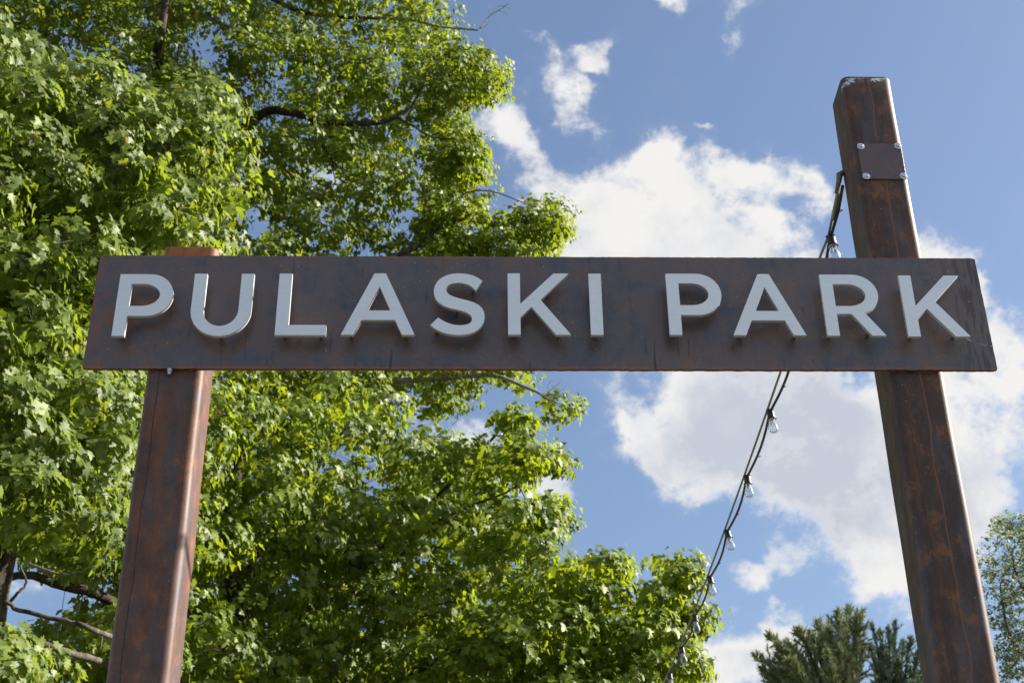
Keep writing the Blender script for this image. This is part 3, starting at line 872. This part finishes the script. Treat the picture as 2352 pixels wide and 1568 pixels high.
def tree_near():
    base = at(-60, 1200, 9.5)
    t = tag(link_obj('maple_tree', None), 'nearest maple tree, broad sunlit leaves filling the left side behind the short post', 'tree')
    nodes = []
    foot = (base[0]-.2, 9.6, 0)
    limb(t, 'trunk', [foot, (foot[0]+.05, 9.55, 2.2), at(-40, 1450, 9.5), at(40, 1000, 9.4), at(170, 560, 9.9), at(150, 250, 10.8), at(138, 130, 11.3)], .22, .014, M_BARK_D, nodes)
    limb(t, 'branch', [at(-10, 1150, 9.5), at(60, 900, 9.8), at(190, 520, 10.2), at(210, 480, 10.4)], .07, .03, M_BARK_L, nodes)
    limb(t, 'branch', [at(10, 1020, 9.4), at(180, 760, 8.7), at(380, 520, 8.4), at(520, 330, 8.6)], .06, .012, M_BARK, nodes)
    limb(t, 'branch', [at(30, 900, 9.5), at(-150, 600, 9.0), at(-200, 200, 8.8)], .06, .02, M_BARK, nodes)
    limb(t, 'branch', [at(0, 1480, 9.5), at(60, 1150, 8.6), at(210, 1000, 8.2)], .04, .01, M_BARK, nodes)
    limb(t, 'branch', [at(170, 920, 8.2), at(190, 970, 8.15), at(218, 1030, 8.1)], .013, .006, M_BARK_L, nodes)
    polyA = [[(-260, -120), (60, 60), (110, 110), (160, 130), (240, 120), (330, 170), (420, 170), (500, 190), (560, 230), (580, 270), (570, 330), (598, 400), (592, 470), (560, 540), (555, 600), (470, 640), (330, 640), (320, 800), (330, 900), (300, 1050), (260, 1180), (275, 1290), (210, 1330), (120, 1300), (60, 1240), (20, 1280), (-260, 1300)],
             [(20, 1440), (110, 1500), (160, 1540), (240, 1480), (260, 1650), (-260, 1700), (-100, 1500)]]
    holes = [[(-260, 1305), (100, 1300), (180, 1380), (258, 1410), (258, 1478), (110, 1470), (-260, 1470)], [(160, 515), (205, 515), (200, 580), (165, 580)]]
    C, Rr = sample_clumps(polyA, holes, (7.3, 10.6), 330, .37, near_bias=.35, minsep=.72, yfun=lambda X, Y: np.clip((X-250)/850*2.6, -1.3, 1.5))
    pos, nrm, tip, siz, ends = leafage(C, Rr, 140, .098, .70, 1.0, 16, .40, 1.25)
    build_crown(t, 'crown', pos, nrm, tip, siz, M_LEAF_A, False)
    twigs(t, C, ends, nodes, M_BARK)
tree_near()

def tree_far():
    t = tag(link_obj('maple_tree', None), 'tall farther maple tree with small leaves reaching right above the sign', 'tree')
    nodes = []
    b0 = at(420, 1500, 21)
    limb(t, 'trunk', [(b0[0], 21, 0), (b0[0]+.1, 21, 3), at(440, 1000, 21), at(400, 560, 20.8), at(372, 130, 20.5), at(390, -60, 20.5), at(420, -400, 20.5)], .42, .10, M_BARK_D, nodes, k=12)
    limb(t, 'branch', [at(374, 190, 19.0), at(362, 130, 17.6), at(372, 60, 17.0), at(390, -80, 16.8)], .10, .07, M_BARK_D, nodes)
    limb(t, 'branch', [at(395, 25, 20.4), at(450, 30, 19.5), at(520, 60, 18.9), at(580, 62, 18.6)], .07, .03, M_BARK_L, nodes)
    limb(t, 'branch', [at(400, 560, 20.8), at(480, 380, 20), at(600, 262, 19), at(680, 262, 18.6), at(740, 278, 18.4), at(800, 284, 18.3), at(880, 280, 18.2), at(915, 262, 18.2), at(950, 238, 18.3), at(990, 140, 18.6)], .11, .020, M_BARK_D, nodes)
    limb(t, 'branch', [at(740, 278, 18.4), at(735, 320, 18.2), at(765, 370, 18.0), at(805, 412, 17.9)], .032, .012, M_BARK_D, nodes)
    limb(t, 'branch', [at(905, 268, 18.2), at(950, 290, 18.0), at(985, 312, 17.9), at(1050, 320, 17.9)], .028, .010, M_BARK_D, nodes)
    limb(t, 'branch', [at(440, 900, 21), at(600, 720, 20), at(800, 640, 19.2), at(985, 545, 18.8), at(975, 450, 18.7), at(950, 390, 18.7)], .12, .014, M_BARK, nodes)
    limb(t, 'branch', [at(985, 545, 18.8), at(1010, 520, 18.7), at(1060, 450, 18.6), at(1130, 440, 18.5), at(1240, 480, 18.6)], .022, .008, M_BARK, nodes)
    limb(t, 'branch', [at(445, 1000, 21), at(700, 900, 20), at(1000, 870, 19.2), at(1130, 862, 19), at(1230, 900, 18.9), at(1290, 930, 18.8)], .09, .007, M_BARK_L, nodes)
    limb(t, 'branch', [at(860, 40, 18.8), at(950, 48, 18.6), at(1010, 62, 18.5), at(1080, 68, 18.4), at(1100, 68, 18.4), at(1122, 40, 18.4), at(1168, 10, 18.3)], .030, .006, M_BARK_L, nodes)
    limb(t, 'branch', [at(380, 60, 20.5), at(520, -40, 20), at(700, 30, 19.2), at(870, 42, 18.8)], .08, .03, M_BARK_D, nodes)
    for (pp) in [[(1100, 68), (1115, 60), (1128, 48), (1130, 40)], [(1122, 40), (1140, 22), (1150, 14), (1172, 20)], [(1140, 24), (1160, 30), (1168, 44)], [(1128, 34), (1122, 20), (1130, 8)], [(1060, 62), (1064, 52), (1062, 46)],
                 [(1250, 910), (1270, 890), (1284, 880), (1290, 870)], [(1270, 892), (1285, 898), (1302, 884)], [(1262, 900), (1258, 884), (1270, 872)],
                 [(1040, 975), (1056, 958), (1072, 930)], [(1050, 962), (1036, 950)], [(1060, 952), (1078, 946)]]:
        limb(t, 'branch', [at(x, y, 18.4) for x, y in pp], .006, .003, M_BARK_L, [], 0, 5)
    poly = [[(-200, -260), (1010, -260), (1045, -10), (1055, 30), (1085, 90), (1150, 122), (1172, 180), (1150, 245), (1095, 235), (1065, 262), (1112, 300), (1112, 370), (1128, 402), (1192, 438), (1215, 468), (1270, 442), (1310, 468), (1304, 535), (1255, 590), (1240, 660), (1000, 700), (600, 760), (300, 760), (-200, 760)],
            [(500, 760), (1250, 760), (1240, 850), (1220, 905), (1100, 905), (1090, 960), (1000, 955), (940, 935), (900, 980), (600, 1050), (480, 1050)],
            [(1225, 870), (1290, 905), (1335, 900), (1332, 955), (1290, 955), (1312, 1000), (1290, 1015), (1255, 960), (1180, 920)]]
    holes = [[(588, 325), (600, 325), (600, 370), (590, 370)], [(735, 385), (760, 385), (760, 402), (738, 402)], [(1092, 246), (1128, 262), (1110, 290), (1070, 270)], [(840, 545), (870, 540), (875, 580), (845, 582)], [(565, 545), (600, 470), (612, 500), (585, 570)],
             [(905, 475), (945, 480), (960, 560), (925, 520)], [(1130, 470), (1180, 470), (1190, 530), (1100, 560), (1060, 540)], [(150, 120), (200, 100), (220, 130), (180, 160)], [(470, 90), (500, 90), (500, 130), (470, 130)], [(1190, 920), (1240, 935), (1250, 985), (1220, 1000)]]
    C, Rr = sample_clumps(poly, holes, (17.6, 22.5), 1250, .48, near_bias=.2, minsep=.52, yfun=lambda X, Y: (X-700)/1300*2.6)
    for (pg, n_, rd) in (([(960, 440), (1215, 470), (1270, 442), (1312, 468), (1306, 535), (1258, 600), (960, 600)], 75, .26), ([(1000, 100), (1085, 95), (1152, 122), (1174, 180), (1150, 247), (1095, 238), (1000, 240)], 40, .26), ([(1000, 270), (1112, 300), (1114, 370), (1128, 402), (1000, 420)], 40, .26)):
        C2, R2 = sample_clumps([pg], [], (18.2, 20.4), n_, rd, minsep=.8); C = np.concatenate([C, C2]); Rr = np.concatenate([Rr, R2])
    pos, nrm, tip, siz, ends = leafage(C, Rr, 108, .108, .52, .8, 16, .50, 1.1)
    build_crown(t, 'crown', pos, nrm, tip, siz, M_LEAF_B, True)
    twigs(t, C, ends, nodes, M_BARK_D, .05, .006, fine=False)
tree_far()

def tree_low():
    t = tag(link_obj('maple_tree', None), 'yellow green maple tree below the sign, between the two posts', 'tree')
    nodes = []
    b0 = at(600, 1568, 15)
    limb(t, 'trunk', [(b0[0], 15, 0), (b0[0]+.05, 15, 2.5), at(560, 1500, 15), at(520, 1250, 15), at(560, 1000, 15.2), at(600, 700, 15.4)], .20, .05, M_BARK_D, nodes)
    limb(t, 'branch', [at(565, 1560, 15), at(620, 1490, 15.6), at(780, 1340, 16.0), at(960, 1180, 16.0), at(1100, 1040, 15.4), at(1170, 960, 14.6)], .06, .014, M_BARK_D, nodes)
    limb(t, 'branch', [at(540, 1350, 15), at(700, 1130, 16.0), at(760, 1020, 16.0), at(900, 900, 16.0)], .06, .014, M_BARK_D, nodes)
    limb(t, 'branch', [at(600, 1700, 15), at(900, 1560, 15.2), at(1180, 1450, 14.8), at(1360, 1370, 14.6), at(1400, 1300, 14.6)], .07, .012, M_BARK_D, nodes)
    limb(t, 'branch', [at(1180, 1450, 14.8), at(1400, 1480, 14.5), at(1520, 1440, 14.5), at(1565, 1370, 14.5)], .030, .006, M_BARK_D, nodes)
    limb(t, 'branch', [at(900, 1300, 15.6), at(1000, 1200, 15.2), at(1160, 1130, 14.6), at(1280, 1060, 14.2)], .03, .01, M_BARK, nodes)
    limb(t, 'branch', [at(530, 1300, 15), at(300, 1150, 14.5), at(100, 1050, 14.2), at(-60, 980, 14)], .07, .02, M_BARK_D, nodes)
    # grey bare boughs at the lower left, beside the hole in the leaves
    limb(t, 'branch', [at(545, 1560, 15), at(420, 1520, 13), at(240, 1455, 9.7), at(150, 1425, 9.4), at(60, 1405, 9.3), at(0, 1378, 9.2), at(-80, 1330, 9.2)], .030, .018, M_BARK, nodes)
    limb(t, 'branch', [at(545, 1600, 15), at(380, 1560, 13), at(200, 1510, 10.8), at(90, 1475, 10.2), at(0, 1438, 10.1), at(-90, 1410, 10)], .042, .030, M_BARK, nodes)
    limb(t, 'branch', [at(500, 1500, 15), at(250, 1375, 12.6), at(140, 1345, 12.2), at(60, 1320, 12), at(-40, 1345, 12)], .07, .04, M_BARK_D, nodes)
    limb(t, 'branch', [at(20, 1385, 10.8), at(40, 1362, 10.7), at(60, 1335, 10.7), at(40, 1290, 10.6)], .02, .010, M_BARK, nodes)
    limb(t, 'branch', [at(60, 1290, 10.4), at(110, 1310, 10.3), at(170, 1318, 10.2), at(230, 1290, 10.2)], .016, .006, M_BARK_L, nodes)
    limb(t, 'branch', [at(130, 1010, 8.6), at(180, 998, 8.6), at(260, 994, 8.6), at(330, 975, 8.7)], .009, .004, M_BARK_L, [])
    limb(t, 'branch', [at(190, 1430, 11.1), at(228, 1450, 11.0), at(232, 1490, 10.9)], .014, .006, M_BARK, [])
    poly = [[(-220, 640), (300, 640), (480, 800), (700, 860), (940, 850), (960, 940), (905, 975), (925, 990), (1000, 968), (1060, 1012), (1100, 985), (1140, 930), (1200, 928), (1228, 965), (1212, 1012), (1312, 1022), (1316, 1080), (1240, 1118), (1180, 1112), (1230, 1140), (1318, 1138), (1322, 1220), (1288, 1242), (1305, 1275), (1400, 1242), (1436, 1290), (1450, 1372), (1480, 1332), (1528, 1312), (1528, 1242), (1562, 1238), (1612, 1288), (1634, 1400), (1590, 1470), (1612, 1500), (1600, 1700), (-220, 1750)]]
    holes = [[(-240, 1280), (80, 1275), (135, 1330), (140, 1400), (105, 1470), (-240, 1500)], [(1450, 1372), (1490, 1340), (1480, 1420), (1440, 1440)], [(1310, 1230), (1330, 1220), (1350, 1260), (1320, 1290)]]
    C, Rr = sample_clumps(poly, holes, (12.2, 16.8), 700, .38, near_bias=.2, minsep=.62, yfun=lambda X, Y: 1.5*np.exp(-((X-860)/270)**2)+np.clip((X-1250)/400*1.5, 0, 1.5)-.9*(X < 520))
    C2, R2 = sample_clumps([[(440, 820), (900, 830), (900, 960), (1180, 1020), (1250, 1250), (1400, 1400), (1540, 1640), (150, 1640), (300, 1480), (300, 1300)]], [], (17.2, 19.0), 150, .62, minsep=.55); C = np.concatenate([C, C2]); Rr = np.concatenate([Rr, R2])
    for (pg, n_, rd) in (([(1280, 1270), (1400, 1242), (1438, 1290), (1455, 1385), (1480, 1332), (1528, 1312), (1526, 1242), (1562, 1236), (1614, 1288), (1636, 1400), (1600, 1470), (1618, 1510), (1600, 1640), (1280, 1640)], 90, .21), ([(1180, 1140), (1320, 1136), (1324, 1222), (1180, 1240)], 16, .2), ([(1120, 930), (1228, 930), (1228, 1010), (1314, 1022), (1316, 1082), (1180, 1100)], 24, .2)):
        C2, R2 = sample_clumps([pg], [], (12.9, 15.2), n_, rd, minsep=.7); C = np.concatenate([C, C2]); Rr = np.concatenate([Rr, R2])
    pos, nrm, tip, siz, ends = leafage(C, Rr, 112, .104, .58, .8, 15, .45, 1.2)
    build_crown(t, 'crown', pos, nrm, tip, siz, M_LEAF_C, None)
    twigs(t, C, ends, nodes, M_BARK_D, .04, .004)
tree_low()

def tree_right():
    t = tag(link_obj('broadleaf_tree', None), 'airy pale green small leaved tree at the right edge beyond the tall post', 'tree')
    nodes = []
    b0 = at(2420, 1568, 24)
    limb(t, 'trunk', [(b0[0], 24, 0), (b0[0], 24, 4), at(2400, 1500, 24), at(2385, 1350, 24), at(2375, 1260, 24)], .22, .02, M_BARK, nodes)
    limb(t, 'branch', [at(2400, 1560, 24), at(2330, 1480, 23.6), at(2305, 1400, 23.5), at(2295, 1330, 23.5)], .05, .010, M_BARK, nodes)
    limb(t, 'branch', [at(2380, 1400, 24), at(2335, 1320, 23.6), at(2325, 1270, 23.6)], .04, .008, M_BARK, nodes)
    poly = [[(2290, 1175), (2330, 1185), (2350, 1165), (2480, 1100), (2640, 1300), (2640, 1700), (2240, 1700), (2285, 1560), (2275, 1420), (2250, 1300), (2250, 1235), (2290, 1225), (2270, 1190)]]
    C, Rr = sample_clumps(poly, [], (22.5, 26.0), 330, .34, minsep=.4)
    pos, nrm, tip, siz, ends = leafage(C, Rr, 75, .060, .9, .3, 12, .5, .7)
    build_crown(t, 'crown', pos, nrm, tip, siz, M_LEAF_D, True, 1.0, 0)
    twigs(t, C, ends, nodes, M_BARK, .04, .004)
tree_right()

def pine(label, mat, tips, base_px, Y, dens, seed):
    r_ = np.random.default_rng(seed)
    t = tag(link_obj('pine_tree', None), label, 'tree')
    foot = at(base_px[0], base_px[1], Y); nodes = []
    limb(t, 'trunk', [(foot[0], Y, 0), (foot[0], Y, foot[2]*.5), tuple(foot), tuple(at(base_px[0]+8, base_px[1]-150, Y)), tuple(at(base_px[0]+10, base_px[1]-215, Y))], .28, .04, M_BARK_D, nodes)
    a = Acc(); V = []; F = []; T = []; nv = 0
    def needles(p, d, L):
        nonlocal nv
        n_ = dens
        s = r_.random((n_, 1)); base = p+d*L*s
        dr = d*.9 + r_.normal(size=(n_, 3))*.34; dr /= np.linalg.norm(dr, axis=1, keepdims=True)
        ln = r_.uniform(.09, .15, (n_, 1)); sd = np.cross(dr, r_.normal(size=(n_, 3))); sd /= np.linalg.norm(sd, axis=1, keepdims=True)
        w = .009
        v = np.stack([base-sd*w, base+sd*w, base+dr*ln], 1); V.append(v.reshape(-1, 3))
        F.append(np.arange(nv, nv+3*n_).reshape(-1, 3)); nv += 3*n_; T.append(np.repeat(r_.random(n_), 3))
    for (tx, ty, dy) in tips:
        for rep in range(2):
            jx, jy, jd = (0, 0, 0) if rep == 0 else (r_.uniform(-24, 24), r_.uniform(20, 95), r_.uniform(-1.3, 1.3))
            P0 = at(base_px[0]+(tx-base_px[0])*.15, base_px[1]+30, Y); P2 = at(tx+jx, ty+jy, Y+dy+jd)
            P1 = at(base_px[0]+(tx+jx-base_px[0])*.68, ty+jy+ (base_px[1]-ty)*.30, Y+dy*.6+jd)
            path = smooth_path([P0, P1, P2], 14); L = len(path)
            a.tube(path, [.035*(1-i/L)+.006 for i in range(L)], 5, False)
            for i in range(5, L):
                d = path[min(i+1, L-1)]-path[i-1]; d /= np.linalg.norm(d)
                f = 1-(i/L)**2.2
                needles(path[i], d, .12)
                for _ in range(2):
                    bl = (.08+.60*f)*r_.uniform(.2, 1.0)
                    sdv = d*.75+r_.normal(size=3)*.55+np.array([0, 0, .30]); sdv /= np.linalg.norm(sdv)
                    k = max(1, int(bl/.10)); q = path[i].copy(); pts = [q.copy()]
                    for _k in range(k):
                        sdv = sdv+np.array([0, 0, .10])+r_.normal(size=3)*.10; sdv /= np.linalg.norm(sdv)
                        needles(q, sdv, .10); q = q+sdv*.10; pts.append(q.copy())
                    a.tube(pts, [.007*(1-j/(len(pts)))+.003 for j in range(len(pts))], 3, False)
    tag(a.obj('branches', M_BARK_D, t), kind='stuff')
    me = np_mesh('needles', np.concatenate(V), np.concatenate(F), mat, False, np.concatenate(T))
    tag(link_obj('needles', me, t), kind='stuff')
pine('olive green pine tree with upswept boughs at the bottom right', M_PINE_A,
     [(1738, 1508, .5), (1756, 1540, 0), (1772, 1462, 0), (1792, 1492, -.5), (1812, 1478, .8), (1836, 1454, -.6), (1862, 1462, 0), (1884, 1432, .6), (1905, 1444, -.4), (1925, 1412, 0), (1948, 1402, .3), (1966, 1428, -.4), (1980, 1410, .5), (1800, 1545, -.3), (1860, 1530, .6), (1930, 1500, -.8)], (1945, 1700), 24, 20, 5)
pine('darker blue green pine tree tucked against the left side of the tall right post', M_PINE_B,
     [(2004, 1438, 0), (2022, 1452, .6), (2040, 1448, -.4), (2056, 1434, 0), (2074, 1476, .5), (2092, 1470, -.5), (2110, 1500, 0), (2000, 1490, -.6), (2040, 1500, .3), (2120, 1530, 0), (2150, 1560, 0)], (2055, 1720), 33, 17, 9)

bpy.context.view_layer.update()
